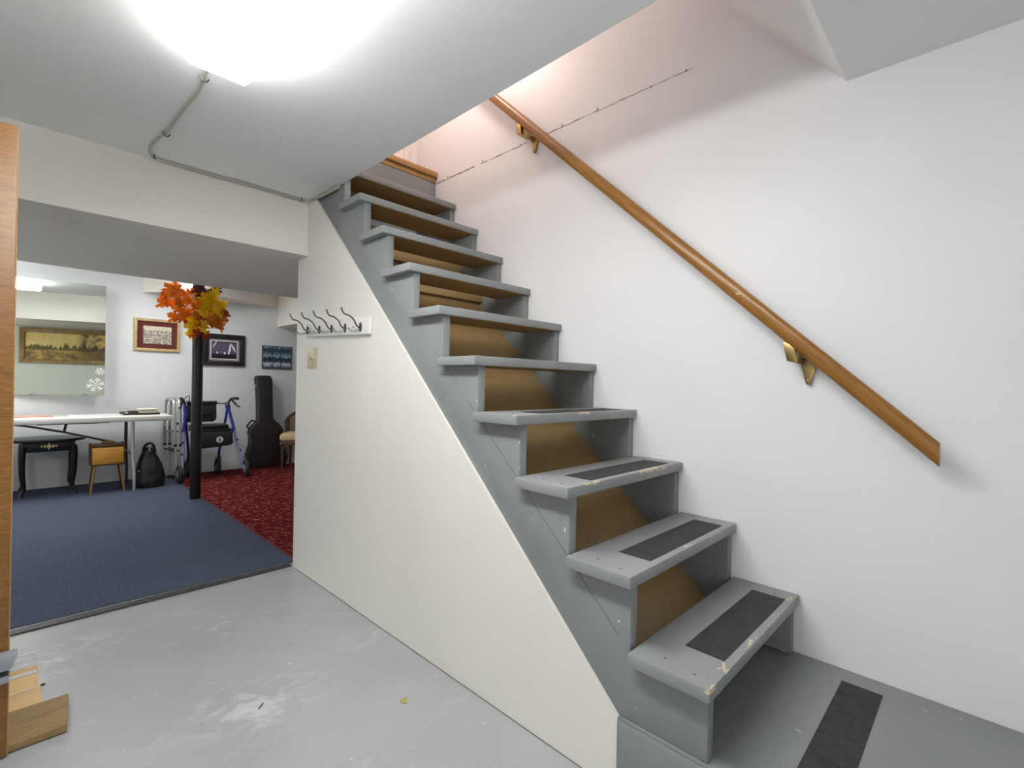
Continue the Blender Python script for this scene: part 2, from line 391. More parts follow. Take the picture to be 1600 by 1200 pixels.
# ------------------------------------------------------------------ handrail
rail = thing('handrail', 'varnished wooden handrail on brass brackets along the white stair wall', 'handrail', (1.71, .1, .88))
rs = 1.644 / 1.760
def railz(y): return .887 + (y - .095) * rs
mb = MB(); prof = []
for j in range(20):
    a = 2 * pi * j / 20
    ex = .72; cx, cz = cos(a), sin(a)
    prof.append((.0205 * math.copysign(abs(cx) ** ex, cx), .029 * math.copysign(abs(cz) ** ex, cz) * 1.12))
vs = [(1.712 + px, y, railz(y) + pz) for y in (.090, 2.40) for px, pz in prof]
mb.add(vs, [(j, (j + 1) % 20, 20 + (j + 1) % 20, 20 + j) for j in range(20)] + [tuple(range(20))[::-1], tuple(range(20, 40))])
rb = mb.build('rail', M_RAIL, rail, smooth=True)
B(1.6905, 1.6925, .60, .612, railz(.6) + .004, railz(.6) + .009).build('chip', M_LAM, rb)
for y in (.415, 1.625):
    zb = railz(y) - .03
    pl = MB().prism([(y - .028, zb - .012), (y + .026, zb - .002), (y + .005, zb - .092), (y - .006, zb - .092)], 'x', XR - .016, XR - .001).build('wall_plate', M_BRASS, rail, bevel=.002)
    MB().prism([(y + .022, zb + .030), (y + .055, zb + .044), (y + .042, zb - .018), (y + .012, zb - .026)], 'x', 1.700, XR - .0165).build('saddle', M_BRASS, rail, bevel=.002)
    MB().lathe((XR - .0165, y, zb - .078), [(.004, 0), (.004, -.002), (.002, -.003)], 10, 'x').build('screw', M_GOLDM, pl)

# ------------------------------------------------------------------ ceiling fixture and cable
def fixture(name, label, x0, x1, y0, y1, zt, h, lens, lens_side, grp=None):
    f = thing(name, label, 'ceiling light', ((x0 + x1) / 2, (y0 + y1) / 2, zt - h), grp)
    B(x0 + .012, x1 - .012, y0 + .012, y1 - .012, zt - .02, zt - .001).build('tray', M_WHITE, f, bevel=.003)
    mb = MB(); a = .014
    mb.prism([(x0, zt - .02), (x0 + .002, zt - h + a), (x0 + a, zt - h), (x1 - a, zt - h), (x1 - .002, zt - h + a), (x1, zt - .02)], 'y', y0, y1)
    lo = mb.build('lens', [lens, lens_side], f)
    for p in lo.data.polygons:
        if p.normal.z > -.9: p.material_index = 1      # the lens is dimmer at its sides than below the tubes
    return f
fixture('ceiling_light', 'bright box-shaped fluorescent ceiling light near the painted stairs', .313, .482, .36, 1.605, ZC, .083, M_LENS, M_LENS_S)

cab = thing('ceiling_cable', 'white electrical cable stapled along the grey ceiling to the stairwell', 'cable', (.40, 1.7, ZC))
zc = ZC - .007
path = [(.40, 1.60, zc), (.405, 1.77, zc), (.412, 1.90, zc), (.405, 2.04, zc), (.402, 2.18, zc), (.398, 2.30, zc), (.384, 2.40, zc), (.378, 2.50, zc), (.395, 2.585, zc), (.43, 2.615, zc), (.60, 2.622, zc - .002), (.80, 2.618, zc), (1.0, 2.625, zc), (1.06, 2.622, zc), (1.088, 2.57, zc), (1.092, 2.45, zc), (1.096, 2.28, zc)]
MB().tube(spline(path, 5), .0042, 8).build('cable', M_CABLE, cab, smooth=True)
p2 = [(x + .006, y - .011, z) for x, y, z in path[9:14]]
MB().tube(spline(p2, 5), .0035, 8).build('cable', M_CABLE, cab, smooth=True)
MB().tube([(1.0895, 2.50, zc - .003), (1.094, 2.36, zc - .003), (1.098, 2.29, zc - .003)], .008, 8).build('conduit', M_CABLE, cab, smooth=True)
for x, y, ax in ((.408, 1.80, 0), (.400, 2.32, 0), (.408, 2.595, 1), (1.045, 2.612, 1)):
    a, b = (.014, .004) if ax == 0 else (.004, .014)
    MB().tube(arc((x - a, y - b, ZC - .001), (x, y, ZC - .03), (x + a, y + b, ZC - .001), 6), .0022, 6).build('staple', M_STAPLE, cab, smooth=True)
for (x, y, r) in ((.62, 2.639, .004), (1.02, 2.639, .005)): pass

# ------------------------------------------------------------------ coat hooks and switch
def tilt(y, z): return z + (y - 1.95) * .035
rack = thing('coat_hook_rack', 'white board of five antique coat hooks on the cream wall', 'coat rack', (XP - .006, 2.28, 1.26))
xf = XP - .006
bd = MB().prism([(1.945, 1.254), (2.615, tilt(2.615, 1.254)), (2.615, tilt(2.615, 1.332)), (1.945, 1.332)], 'x', xf - .016, xf - .0005)
bd.build('board', M_WHITE, rack, bevel=.005)
for i, y in enumerate((2.590, 2.446, 2.308, 2.168, 2.022)):
    z = tilt(y, 1.288); xb = xf - .016
    hk = MB()
    hk.tube(spline([(xb - .004, y, z - .004), (xb - .020, y, z + .006), (xb - .034, y, z + .030), (xb - .056, y, z + .046), (xb - .080, y, z + .052), (xb - .094, y, z + .078)], 6), [.0034] * 31, 8)
    hk.build('upper_prong', M_DKMET, rack, smooth=True)
    MB().tube(spline([(xb - .004, y, z - .010), (xb - .022, y, z - .018), (xb - .044, y, z - .022), (xb - .060, y, z - .008)], 6), .0035, 8).build('lower_prong', M_STEEL, rack, smooth=True)
    pl = MB(); pl.T = Matrix.Translation((xb, y, z)) @ Matrix.Scale(1.9, 4, (0, 0, 1))
    pl.lathe((0, 0, 0), [(.011, 0), (.0115, -.003), (.008, -.006), (.003, -.007)], 18, 'x')
    pl.build('back_plate', M_DKMET, rack, smooth=True)
for y, z in ((2.09, 1.295), (2.52, 1.30)): MB().lathe((xf - .016, y, z), [(.004, 0), (.004, -.0015), (.001, -.002)], 10, 'x').build('screw', M_STAPLE, rack)
sw = thing('light_switch', 'almond double light switch under the coat hooks', 'light switch', (xf, 2.56, 1.113))
B(xf - .007, xf - .0005, 2.510, 2.612, 1.111, 1.217).build('plate', M_ALMOND, sw, bevel=.003)
for y in (2.536, 2.584):
    MB().prism([(xf - .022, 1.170), (xf - .020, 1.178), (xf - .0075, 1.172), (xf - .0075, 1.154)], 'y', y - .005, y + .005).build('toggle', M_ALMOND2, sw, bevel=.001)

# ------------------------------------------------------------------ oak door edge, offcut, laminate
dr = struct(B(-.76, -.0055, 1.90, 1.935, .006, 1.725), 'door_1', M_OAK, bevel=.002)
B(-.0054, -.0030, 1.903, 1.932, .006, 1.722).build('edge_highlight', M_TRIMW, dr)  # lighter strip paints the bevel's highlight along the door edge
MB().prism([(-.30, .255), (-.001, .255), (.014, .296), (-.30, .296)], 'y', 1.862, 1.899).build('bracket', M_GREYM, dr, bevel=.003)
B(-.30, -.004, 1.872, 1.899, .218, .236).build('lower_bracket', M_GREYM, dr, bevel=.002)
B(-.30, -.006, 1.880, 1.899, .236, .255).build('gap_strip', M_BLKPL, dr)
for i, (dz, xe, r) in enumerate(((.276, .046, .0022), (.262, .050, .0025), (.248, .046, .0025), (.226, .050, .005))):
    MB().tube([(-.004, 1.885 - .003 * i, dz), (xe, 1.885 - .003 * i, dz)], r, 8).build('prong', M_ALU, dr, smooth=True)
pk = MB().prism([(-.62, 1.915), (.118, 1.915), (.131, 2.100), (-.62, 2.112)], 'z', .0045, .026)
tag(pk.build('plank', M_PLANK, bevel=.002), 'weathered wooden offcut plank lying before the yellow laminate', 'plank')
lf = thing('laminate_patch', 'yellow laminate flooring patch beside the oak door', 'flooring', (-.2, 2.3, 0))
B(-.62, .072, 1.96, 2.262, .0003, .004).build('plank', M_LAM, lf, bevel=.0008)
B(-.62, .066, 2.272, 2.43, .0003, .004).build('plank', M_LAM, lf, bevel=.0008)
B(-.62, .068, 2.2625, 2.2715, .0003, .0022).build('joint', M_WHITE, lf)
B(.070, .082, 2.262, 2.272, .0003, .004).build('glue_blob', M_CRACK, lf)
# bits lying on the concrete
lv = MB(); 
lv.add([(.894, 1.352, .003), (.904, 1.340, .0015), (.914, 1.350, .004), (.918, 1.362, .006), (.906, 1.364, .002), (.896, 1.362, .005)], [(0, 1, 2, 4), (2, 3, 4), (0, 4, 5)])
lo = lv.build('leaf_scrap', plain('dry_yellow_leaf', (.42, .36, .06, 1), .7)); tag(lo, 'small curled yellow leaf scrap on the grey concrete floor', 'leaf')
so = lo.modifiers.new('thick', 'SOLIDIFY'); so.thickness = .0006
tag(MB().tube([(.552, 1.640, .002), (.560, 1.646, .003), (.572, 1.660, .002)], .0016, 6).build('twig', M_CRACK), 'tiny dark twig on the grey concrete floor', 'twig')

# ------------------------------------------------------------------ carpeted room: post and autumn leaves
post = thing('support_post', 'round black steel support post on the carpets, wrapped with autumn leaves', 'post', (1.09, 4.86, .012))
MB().lathe((1.09, 4.86, .0115), [(.041, 0), (.041, 2.0365)], 28).build('column', M_BLACK, post, smooth=True)
B(1.038, 1.050, 4.80, 4.822, 1.41, 1.45).build('tie', M_BLKPL, post, bevel=.002)

def leafmat(name, c1, c2):
    m = Mat(name, rough=.55); v = m.coord(); m.set('Base Color', m.mix(m.noise(v, 22, 3), c1, c2)); 
    tr = m.n('ShaderNodeBsdfTranslucent', i_Color=tuple(min(1, q * 1.1) for q in c2[:3]) + (1,)); mx = m.n('ShaderNodeMixShader', i_0=.35, i_1=m.b.outputs[0], i_2=tr.outputs[0])
    m.nt.links.new(mx.outputs[0], m.nt.nodes['Material Output'].inputs[0]); return m.m
LM = [leafmat('orange_leaf', (.78, .22, .008, 1), (.95, .40, .02, 1)), leafmat('yellow_leaf', (.95, .58, .008, 1), (1.0, .76, .012, 1)),
      leafmat('rust_leaf', (.55, .15, .010, 1), (.74, .28, .016, 1)), leafmat('maroon_leaf', (.085, .010, .012, 1), (.15, .02, .018, 1)), leafmat('red_leaf', (.50, .035, .012, 1), (.62, .09, .02, 1))]
def maple_mesh(mat):
    half = [(0, -.30), (.08, -.34), (.38, -.52), (.30, -.32), (.62, -.30), (.36, -.08), (.70, .00), (.92, .10), (.80, .18), (1.0, .40), (.66, .30), (.60, .40), (.24, .16), (.30, .44), (.44, .58), (.28, .60), (.26, .78), (.13, .72)]
    pts = half + [(0, 1.0)] + [(-x, y) for x, y in half[:0:-1]]
    vs = [Vector((x, y, -.16 * abs(x) + .05 * sin(5 * y) - .12 * max(0, y) ** 2)) for x, y in pts] + [Vector((0, 0, .03))]
    c = len(pts); me = bpy.data.meshes.new('leaf')
    fs = [(i, (i + 1) % c, c) for i in range(c)]
    off = Vector((0, 0, -.012)); k = len(vs)
    vs2 = vs + [p + off for p in vs]
    fs2 = fs + [(b + k, a + k, d + k) for a, b, d in fs] + [(i, i + k, (i + 1) % c + k, (i + 1) % c) for i in range(c)]
    me.from_pydata(vs2, [], fs2); me.materials.append(mat); return me
LMESH = [maple_mesh(m) for m in LM]
bq = thing('autumn_leaf_bouquet', 'orange and yellow artificial maple leaf bouquet tied around the black post', 'bouquet', (1.09, 4.86, 1.42))
random.seed(11)
rightv = Vector((.70, -.714, 0))
def ctr(u, v, dpt):      # image-plane style offsets about the post turned into room positions: u along the room's diagonal, v up
    return Vector((1.085, 4.785, 1.62)) + Vector((.94, -.34, 0)) * u * .90 + Vector((0, 0, v)) - Vector((.22, .975, 0)) * dpt
CL = []
CL += [((-.215 + random.uniform(-.085, .10), .085 + random.uniform(-.06, .08)), random.choice((0, 0, 2))) for _ in range(13)]
CL += [((-.15 + random.uniform(-.06, .09), -.02 + random.uniform(-.06, .07)), random.choice((0, 0, 2, 2))) for _ in range(11)]
CL += [((-.08 + random.uniform(-.07, .08), .07 + random.uniform(-.06, .06)), 0) for _ in range(8)]
CL += [((.10 + random.uniform(-.08, .085), .05 + random.uniform(-.08, .075)), 1) for _ in range(34)]
CL += [((.05 + random.uniform(-.10, .12), -.09 + random.uniform(-.05, .06)), random.choice((1, 2, 2, 0))) for _ in range(26)]
CL += [((.01 + random.uniform(-.02, .05), .13 + random.uniform(-.03, .03)), 3) for _ in range(6)]
CL += [((.115 + random.uniform(-.02, .02), .165 + random.uniform(-.01, .01)), 3) for _ in range(2)]
CL += [((-.02 + random.uniform(-.035, .07), -.185 + random.uniform(-.03, .03)), random.choice((4, 1, 2))) for _ in range(8)]
CL += [((-.075 + random.uniform(-.03, .03), -.125 + random.uniform(-.02, .03)), random.choice((1, 4))) for _ in range(4)]
CL += [((.19 + random.uniform(-.02, .02), -.05 + random.uniform(-.05, .04)), random.choice((4, 2, 3))) for _ in range(4)]
KEPT = []
for i, ((u, v), ci) in enumerate(CL):
    for _ in range(25):        # keep the leaves from sitting on one another
        if all((u - a) ** 2 + (v - b) ** 2 > .020 ** 2 for a, b in KEPT): break
        u += random.uniform(-.018, .018); v += random.uniform(-.018, .018)
    KEPT.append((u, v))
    sc = random.uniform(.046, .062) * (1.15 if u < -.1 else 1)
    o = bpy.data.objects.new('leaf', LMESH[ci]); COL.objects.link(o); o.parent = bq
    front = random.uniform(.0, .10) - .25 * abs(u)
    p = ctr(u, v, .02 + front)
    if p.z > 1.83: p.z = 1.83
    d = Vector((u, 0, v + .16)); ang = math.atan2(d.x, d.z + .05) + random.uniform(-.7, .7)
    m = Matrix.Translation(p - Vector(bq.location)) @ Matrix.Rotation(random.uniform(-.35, .35) + .2, 4, 'Z') @ Matrix.Rotation(ang, 4, 'Y') @ Matrix.Rotation(R(90) + random.uniform(-.55, .55), 4, 'X') @ Matrix.Rotation(random.uniform(-.4, .4), 4, 'Y') @ Matrix.Scale(sc, 4)
    o.matrix_local = m
for u, v in ((-.20, .09), (-.12, .02), (.12, .09), (.06, -.02), (.16, .0)):
    MB().tube(arc(ctr(0, -.20, .03), ctr(u * .3, v - .1, .05), ctr(u, v, .03), 8), .0035, 6).build('twig', plain('leaf_stem', (.30, .16, .06, 1), .7), bq, smooth=True)

# ------------------------------------------------------------------ far wall: mirror and pictures
mir = thing('wall_mirror', 'frameless wall mirror with snowflake stickers above the white folding table', 'mirror', (.59, 6.03, .865))
PH = R(-9); T = Matrix.Translation((.592, 6.03, 0)) @ Matrix.Rotation(PH, 4, 'Z')
T = Matrix.Translation((.592, 6.03, 0)) @ Matrix.Rotation(R(-9) * -1, 4, 'Z') if False else Matrix.Translation((.592, 6.03, 0)) @ Matrix.Rotation(R(-9), 4, 'Z')
mg = Mat('mirror_silver', (.86, .90, .86, 1), .0, 1).m
q = MB(); q.T = T; q.box(-.74, 0, 0, .005, .868, 1.905); q.build('glass', mg, mir)
e0 = T @ Vector((-.74, .006, 0)); e1 = T @ Vector((0, .006, 0))
MB().prism([(e0.x + .02, e0.y), (e1.x - .015, e1.y), (e1.x - .015, YB - .001), (e0.x + .02, YB - .001)], 'z', .89, 1.885).build('wedge_backing', M_WHITE, mir)
for xx in (-.50, -.14):
    q = MB(); q.T = T; q.box(xx - .018, xx + .018, -.006, .006, .860, .874); q.build('clip', M_STEEL, mir)
def flake(cx, cz, r, nb, seed):
    q = MB(); q.T = T; random.seed(seed)
    for k in range(nb):
        a = 2 * pi * k / nb + .2; dx, dz = cos(a), sin(a); nx, nz = -dz, dx
        def bar(p, l, ang, w):
            ex, ez = cos(ang), sin(ang); px, pz = -ez * w, ex * w
            q.prism([(p[0] + px, p[1] + pz), (p[0] - px, p[1] - pz), (p[0] + ex * l - px, p[1] + ez * l - pz), (p[0] + ex * l + px, p[1] + ez * l + pz)], 'y', -.0016, -.0002)
        bar((cx + dx * r * .12, cz + dz * r * .12), r * .88, a, r * .045)
        for f in (.48, .76):
            for s_ in (1, -1): bar((cx + dx * r * f, cz + dz * r * f), r * .34, a + s_ * 1.0, r * .040)
    q.build('snowflake_sticker', plain('white_sticker', (.9, .9, .9, 1), .6), mir)
flake(-.036, 1.088, .034, 6, 1); flake(-.066, .962, .064, 6, 2)

YP = YB - .001
def framed(name, label, x0, x1, z0, z1, fm, fwid, dep, mat_m, mw, art, inner=None):
    p = thing(name, label, 'picture', ((x0 + x1) / 2, YP, z0))
    f = MB()
    f.prism([(x0, z0), (x1, z0), (x1 - fwid, z0 + fwid), (x0 + fwid, z0 + fwid)], 'y', YP - dep, YP)
    f.prism([(x1, z0), (x1, z1), (x1 - fwid, z1 - fwid), (x1 - fwid, z0 + fwid)], 'y', YP - dep, YP)
    f.prism([(x1, z1), (x0, z1), (x0 + fwid, z1 - fwid), (x1 - fwid, z1 - fwid)], 'y', YP - dep, YP)
    f.prism([(x0, z1), (x0, z0), (x0 + fwid, z0 + fwid), (x0 + fwid, z1 - fwid)], 'y', YP - dep, YP)
    f.build('frame', fm, p, bevel=.001)
    B(x0 + fwid, x1 - fwid, YP - .008, YP - .001, z0 + fwid, z1 - fwid).build('mat_board', mat_m, p)
    a, b = fwid + mw[0], fwid + mw[1]
    if inner:
        B(x0 + a - .010, x1 - a + .010, YP - .0095, YP - .0082, z0 + b - .010, z1 - b + .010).build('inner_border', inner, p)
    B(x0 + a, x1 - a, YP - .011, YP - .0097, z0 + b, z1 - b).build('print', art, p); return p
def sketch():
    m = Mat('ink_sketch_print', rough=.6); v = m.coord('Generated')
    ink = m.ramp(m.noise(m.coord('Generated', (5, 1, 3.5)), 2.6, 6, .7), [(.49, g1(0)), (.56, g1(1))])
    sp = m.n('ShaderNodeSeparateXYZ', i_Vector=v)
    br = m.n('ShaderNodeTexBrick', i_Vector=m.coord('Generated', (4, 1, 4), (R(90), 0, 0)), i_Scale=1.0); br.inputs['Color1'].default_value = g1(.75); br.inputs['Color2'].default_value = g1(.5); br.inputs['Mortar'].default_value = g1(.1)
    sky = m.ramp(m.math('ADD', sp.outputs[2], m.math('MULTIPLY', m.noise(m.coord('Generated', (6, 1, .01)), 2, 1), .35)), [(.90, g1(1)), (.98, g1(0))])
    dark = m.math('MULTIPLY', sky, m.math('SUBTRACT', 1, ink))
    m.set('Base Color', m.mix(m.math('MULTIPLY', dark, .85), (.66, .60, .48, 1), m.mix(.75, br.outputs[0], (.06, .05, .04, 1)))); return m.m
framed('framed_sketch', 'gold framed ink drawing with maroon mat left of the post', .822, 1.213, 1.312, 1.640, wood('gold_frame_leaf', (.36, .24, .09, 1), (.52, .38, .17, 1), (.62, .50, .28, 1), (6, 6, 6), .35), .026, .022, plain('maroon_mat', (.115, .018, .016, 1), .8), (.050, .048), sketch())
def night():
    m = Mat('night_photo_print', rough=.35); v = m.coord('Generated'); sp = m.n('ShaderNodeSeparateXYZ', i_Vector=v)
    sky = m.ramp(sp.outputs[2], [(.0, (.012, .010, .016, 1)), (.26, (.02, .017, .03, 1)), (.30, (.09, .08, .16, 1)), (.75, (.11, .095, .16, 1)), (1, (.07, .055, .09, 1))])
    dots = m.ramp(m.noise(m.coord('Generated', (10, 1, 6)), 2.4, 3), [(.62, g1(0)), (.70, g1(1))])
    band = m.ramp(sp.outputs[2], [(.26, g1(0)), (.34, g1(1)), (.48, g1(1)), (.56, g1(0))])
    m.set('Base Color', m.mix(m.math('MULTIPLY', dots, band), sky, (.75, .73, .82, 1))); return m.m
nf = framed('framed_photo', 'black framed night photo of white sail shapes right of the post', 1.424, 1.842, 1.186, 1.538, plain('black_frame', (.010, .007, .007, 1), .55), .052, .024, plain('grey_mat', (.26, .25, .28, 1), .8), (.030, .028), night(), plain('white_fillet', (.75, .75, .78, 1), .6))
sail = MB()
for px, pz in ([(1.522, 1.40), (1.552, 1.455), (1.558, 1.462), (1.545, 1.425), (1.528, 1.395)], [(1.514, 1.385), (1.535, 1.43), (1.53, 1.39)], [(1.668, 1.318), (1.690, 1.44), (1.702, 1.42), (1.696, 1.36), (1.68, 1.312)], [(1.698, 1.445), (1.735, 1.395), (1.752, 1.34), (1.728, 1.36), (1.706, 1.41)], [(1.735, 1.40), (1.752, 1.385), (1.752, 1.345), (1.738, 1.37)], [(1.625, 1.325), (1.638, 1.345), (1.648, 1.325), (1.636, 1.312)], [(1.553, 1.33), (1.562, 1.348), (1.570, 1.325), (1.560, 1.315)]) and []: pass
for poly in ([(1.520, 1.395), (1.548, 1.452), (1.560, 1.465), (1.545, 1.42)], [(1.514, 1.385), (1.535, 1.43), (1.53, 1.39)], [(1.668, 1.318), (1.690, 1.44), (1.702, 1.42), (1.696, 1.36), (1.68, 1.312)], [(1.698, 1.445), (1.735, 1.395), (1.750, 1.34), (1.728, 1.36), (1.706, 1.41)], [(1.625, 1.325), (1.638, 1.345), (1.648, 1.325), (1.636, 1.312)], [(1.553, 1.33), (1.562, 1.348), (1.570, 1.325), (1.560, 1.315)]):
    sail.prism(poly, 'y', YP - .0122, YP - .0111)
sail.build('white_sail_shapes', plain('print_white', (.80, .78, .84, 1), .4), nf)
bp = thing('landscape_panels_picture', 'blue three-panel snowy landscape picture right of the black frame', 'picture', (2.20, YP, 1.168))
B(2.032, 2.372, YP - .014, YP, 1.168, 1.444).build('backing', plain('slate_blue_board', (.035, .055, .075, 1), .4), bp, bevel=.002)
def snow(seed):
    m = Mat('snow_scene_print', rough=.35); v = m.coord('Generated', loc=(seed * 3.1, 0, 0)); sp = m.n('ShaderNodeSeparateXYZ', i_Vector=m.coord('Generated'))
    h = m.math('ADD', sp.outputs[2], m.math('MULTIPLY', m.math('SUBTRACT', m.noise(v, 3.5, 5), .5), .35))
    m.set('Base Color', m.ramp(h, [(.05, (.10, .12, .15, 1)), (.2, (.62, .66, .75, 1)), (.30, (.03, .05, .08, 1)), (.47, (.02, .04, .06, 1)), (.55, (.28, .40, .50, 1)), (.70, (.10, .17, .24, 1)), (.80, (.03, .06, .09, 1)), (.93, (.06, .10, .14, 1)), (1, (.45, .52, .60, 1))])); return m.m
for i, (a, b) in enumerate(((2.044, 2.142), (2.152, 2.240), (2.250, 2.360))):
    B(a, b, YP - .0158, YP - .0142, 1.180, 1.432).build('print_panel', snow(i + 1), bp)

# painting that shows in the mirror
def landscape():
    m = Mat('oil_landscape', rough=.5); sp = m.n('ShaderNodeSeparateXYZ', i_Vector=m.coord('Generated'))
    v = m.coord('Generated', (2.2, 1, 1)); nz = m.noise(v, 4, 7, .62)
    sky = m.mix(m.ramp(nz, [(.4, g1(0)), (.62, g1(1))]), (.95, .66, .16, 1), (1, .84, .42, 1))
    gr = m.mix(m.ramp(nz, [(.40, g1(0)), (.6, g1(1))]), (.16, .11, .025, 1), (.66, .43, .11, 1))
    base = m.mix(m.ramp(sp.outputs[2], [(.36, g1(0)), (.42, g1(1))]), gr, sky)
    th = m.math('ADD', m.math('MULTIPLY', m.noise(m.coord('Generated', (5.5, 1, .01)), 2.1, 4, .65), 1.15), .0)
    tree = m.math('LESS_THAN', m.math('ADD', sp.outputs[2], m.math('MULTIPLY', m.math('SUBTRACT', m.noise(v, 16, 4), .5), .12)), m.math('SUBTRACT', th, .06))
    tree = m.math('MULTIPLY', tree, m.ramp(sp.outputs[2], [(.33, g1(0)), (.37, g1(1))]))
    rt_ = m.ramp(m.math('ADD', sp.outputs[0], m.math('MULTIPLY', m.noise(v, 9, 4), .16)), [(.70, g1(0)), (.80, g1(1))])
    rt_ = m.math('MULTIPLY', rt_, m.ramp(nz, [(.42, g1(0)), (.56, g1(1))]))
    base = m.mix(tree, base, m.mix(nz, (.08, .06, .012, 1), (.28, .21, .05, 1)))
    base = m.mix(m.math('MULTIPLY', rt_, .85), base, (.085, .05, .012, 1))
    m.set('Base Color', base); m.bump(m.noise(v, 50, 4), .3, .002); return m.m
pt = thing('landscape_painting', 'gilt framed oil landscape with yellow sky, reflected in the wall mirror', 'painting', (-.62, YW, 1.2))
px0, px1, pz0, pz1, w = -1.06, -.06, 1.205, 1.70, .062
fr = MB()
y0, y1 = YW + .001, YW + .035
for poly in ([(px0, pz0), (px1, pz0), (px1 - w, pz0 + w), (px0 + w, pz0 + w)], [(px1, pz0), (px1, pz1), (px1 - w, pz1 - w), (px1 - w, pz0 + w)], [(px1, pz1), (px0, pz1), (px0 + w, pz1 - w), (px1 - w, pz1 - w)], [(px0, pz1), (px0, pz0), (px0 + w, pz0 + w), (px0 + w, pz1 - w)]):
    fr.prism(poly, 'y', y0, y1)
fr.build('frame', wood('antique_gilt', (.17, .095, .026, 1), (.32, .20, .06, 1), (.48, .32, .12, 1), (7, 7, 7), .4), pt, bevel=.006)
B(px0 + w, px1 - w, y0, y0 + .012, pz0 + w, pz1 - w).build('canvas', landscape(), pt)

# ------------------------------------------------------------------ folding table and what is on it
tb = thing('folding_table', 'long white folding table with brown metal legs under the mirror', 'table', (.1, 5.8, .01))
ZT = .686
B(-.80, 1.044, 5.50, 6.005, ZT - .046, ZT).build('table_top', M_TABLE, tb, bevel=.007)
for x in (.752, -.50):
    for y, ye in ((5.575, 5.545), (6.03 - .06, 5.99)):
        MB().tube([(x, y, ZT - .047), (x, y, .36), (x + .012, ye, .16), (x + .012, ye, .012)], [.013, .013, .012, .012], 12).build('leg', M_BROWNM if y > 5.7 else M_ALU, tb, smooth=True)
    MB().tube([(x, 5.575, .335), (x, 5.97, .335)], .009, 10).build('cross_bar', M_BROWNM, tb, smooth=True)
MB().tube([(-.02, 5.80, .626), (.10, 5.80, .60), (.30, 5.80, .545), (.742, 5.80, .398)], .009, 10).build('brace', M_BROWNM, tb, smooth=True)
MB().tube([(.300, 5.80, .546), (.318, 5.80, ZT - .047)], .010, 10).build('brace_link', M_BROWNM, tb, smooth=True)
B(.12, .58, 5.515, 5.53, ZT - .053, ZT - .047).build('rail_strip', M_BROWNM, tb)
fo = MB().prism([(-.12, 5.72), (.235, 5.74), (.215, 5.95), (-.12, 5.95)], 'z', ZT + .0005, ZT + .007)
tag(fo.build('folder', plain('tan_folder_card', (.50, .30, .22, 1), .7), bevel=.001), 'flat tan cardboard folder lying on the white table', 'folder')
sh = MB().prism([(.245, 5.78), (.330, 5.76), (.318, 5.97), (.232, 5.96)], 'z', ZT + .0005, ZT + .003)
tag(sh.build('booklet', plain('grey_green_cover', (.42, .47, .45, 1), .5), bevel=.0008), 'thin grey-green booklet beside the tan folder on the table', 'booklet')
tray = thing('black_tray', 'shallow black tray under papers on the white table', 'tray', (.86, 5.82, ZT))
B(.700, .975, 5.70, 5.98, ZT + .0005, ZT + .006).build('base', M_BLKPL, tray, bevel=.002)
for a in ((.700, .975, 5.70, 5.708), (.700, .975, 5.972, 5.98), (.700, .708, 5.708, 5.972), (.967, .975, 5.708, 5.972)):
    B(*a, ZT + .006, ZT + .018).build('rim', M_BLKPL, tray, bevel=.001)
tag(B(.735, .955, 5.715, 5.95, ZT + .0065, ZT + .012).build('paper', plain('white_paper', (.80, .78, .72, 1), .7)), 'white paper sheet lying flat in the black tray', 'paper')
tag(B(.745, .815, 5.75, 5.87, ZT + .0125, ZT + .034).build('phone', M_BLKPL, bevel=.006), 'small dark handset beside the books on the tray', 'handset')  # small dark phone on the tray
for i, (x0, x1, y0, y1, h0, h1, c, lab) in enumerate(((.825, .962, 5.73, 5.93, .0125, .034, (.62, .50, .41, 1), 'beige paperback book at the bottom of the pile on the tray'), (.822, .955, 5.735, 5.92, .0345, .046, (.66, .56, .48, 1), 'cream paperback book in the middle of the pile on the tray'), (.815, .962, 5.72, 5.93, .0465, .052, (.78, .75, .62, 1), 'pale loose booklet on top of the pile on the tray'))):
    bk = thing('book', lab, 'book', (x0, y0, ZT + h0), 'books piled on the black tray')
    B(x0 + .002, x1 - .002, y0 + .002, y1 - .002, ZT + h0 + .0012, ZT + h1 - .0012).build('pages', plain('page_edges', (.76, .71, .60, 1), .8), bk)
    cm = plain('book_cover', c, .6)
    for a, b in ((h0, h0 + .0011), (h1 - .0011, h1)): B(x0, x1, y0, y1, ZT + a, ZT + b).build('cover', cm, bk)

# ------------------------------------------------------------------ black oval side table
st = thing('side_table', 'small black oval side table with a brass pull under the white table', 'side table', (.2, 5.92, .01))
el = [(.195 + .262 * math.copysign(abs(cos(a)) ** .85, cos(a)), 5.915 + .205 * math.copysign(abs(sin(a)) ** .85, sin(a))) for a in [2 * pi * i / 40 for i in range(40)]]
MB().prism(el, 'z', .470, .492).build('top', M_BLACK, st, bevel=.006)
B(.035, .375, 5.775, 6.07, .385, .4695).build('apron', M_BLACK, st, bevel=.003)
dw = B(.075, .335, 5.768, 5.7745, .395, .462).build('drawer_front', M_BLACK, st, bevel=.002)
pu = MB()
for dx, w_, h_ in ((0, .020, .030), (-.026, .016, .016), (.026, .016, .016), (-.045, .010, .010), (.045, .010, .010)):
    pts = [(.205 + dx + w_ * (.6 + .4 * cos(4 * a)) * cos(a), .433 + h_ * (.6 + .4 * cos(4 * a)) * sin(a)) for a in [2 * pi * i / 24 for i in range(24)]]
    pu.prism(pts, 'y', 5.760, 5.7678)
pu.tube(arc((.180, 5.757, .438), (.205, 5.748, .405), (.230, 5.757, .438), 8), .003, 6)
pu.build('pull', M_GOLDM, dw)
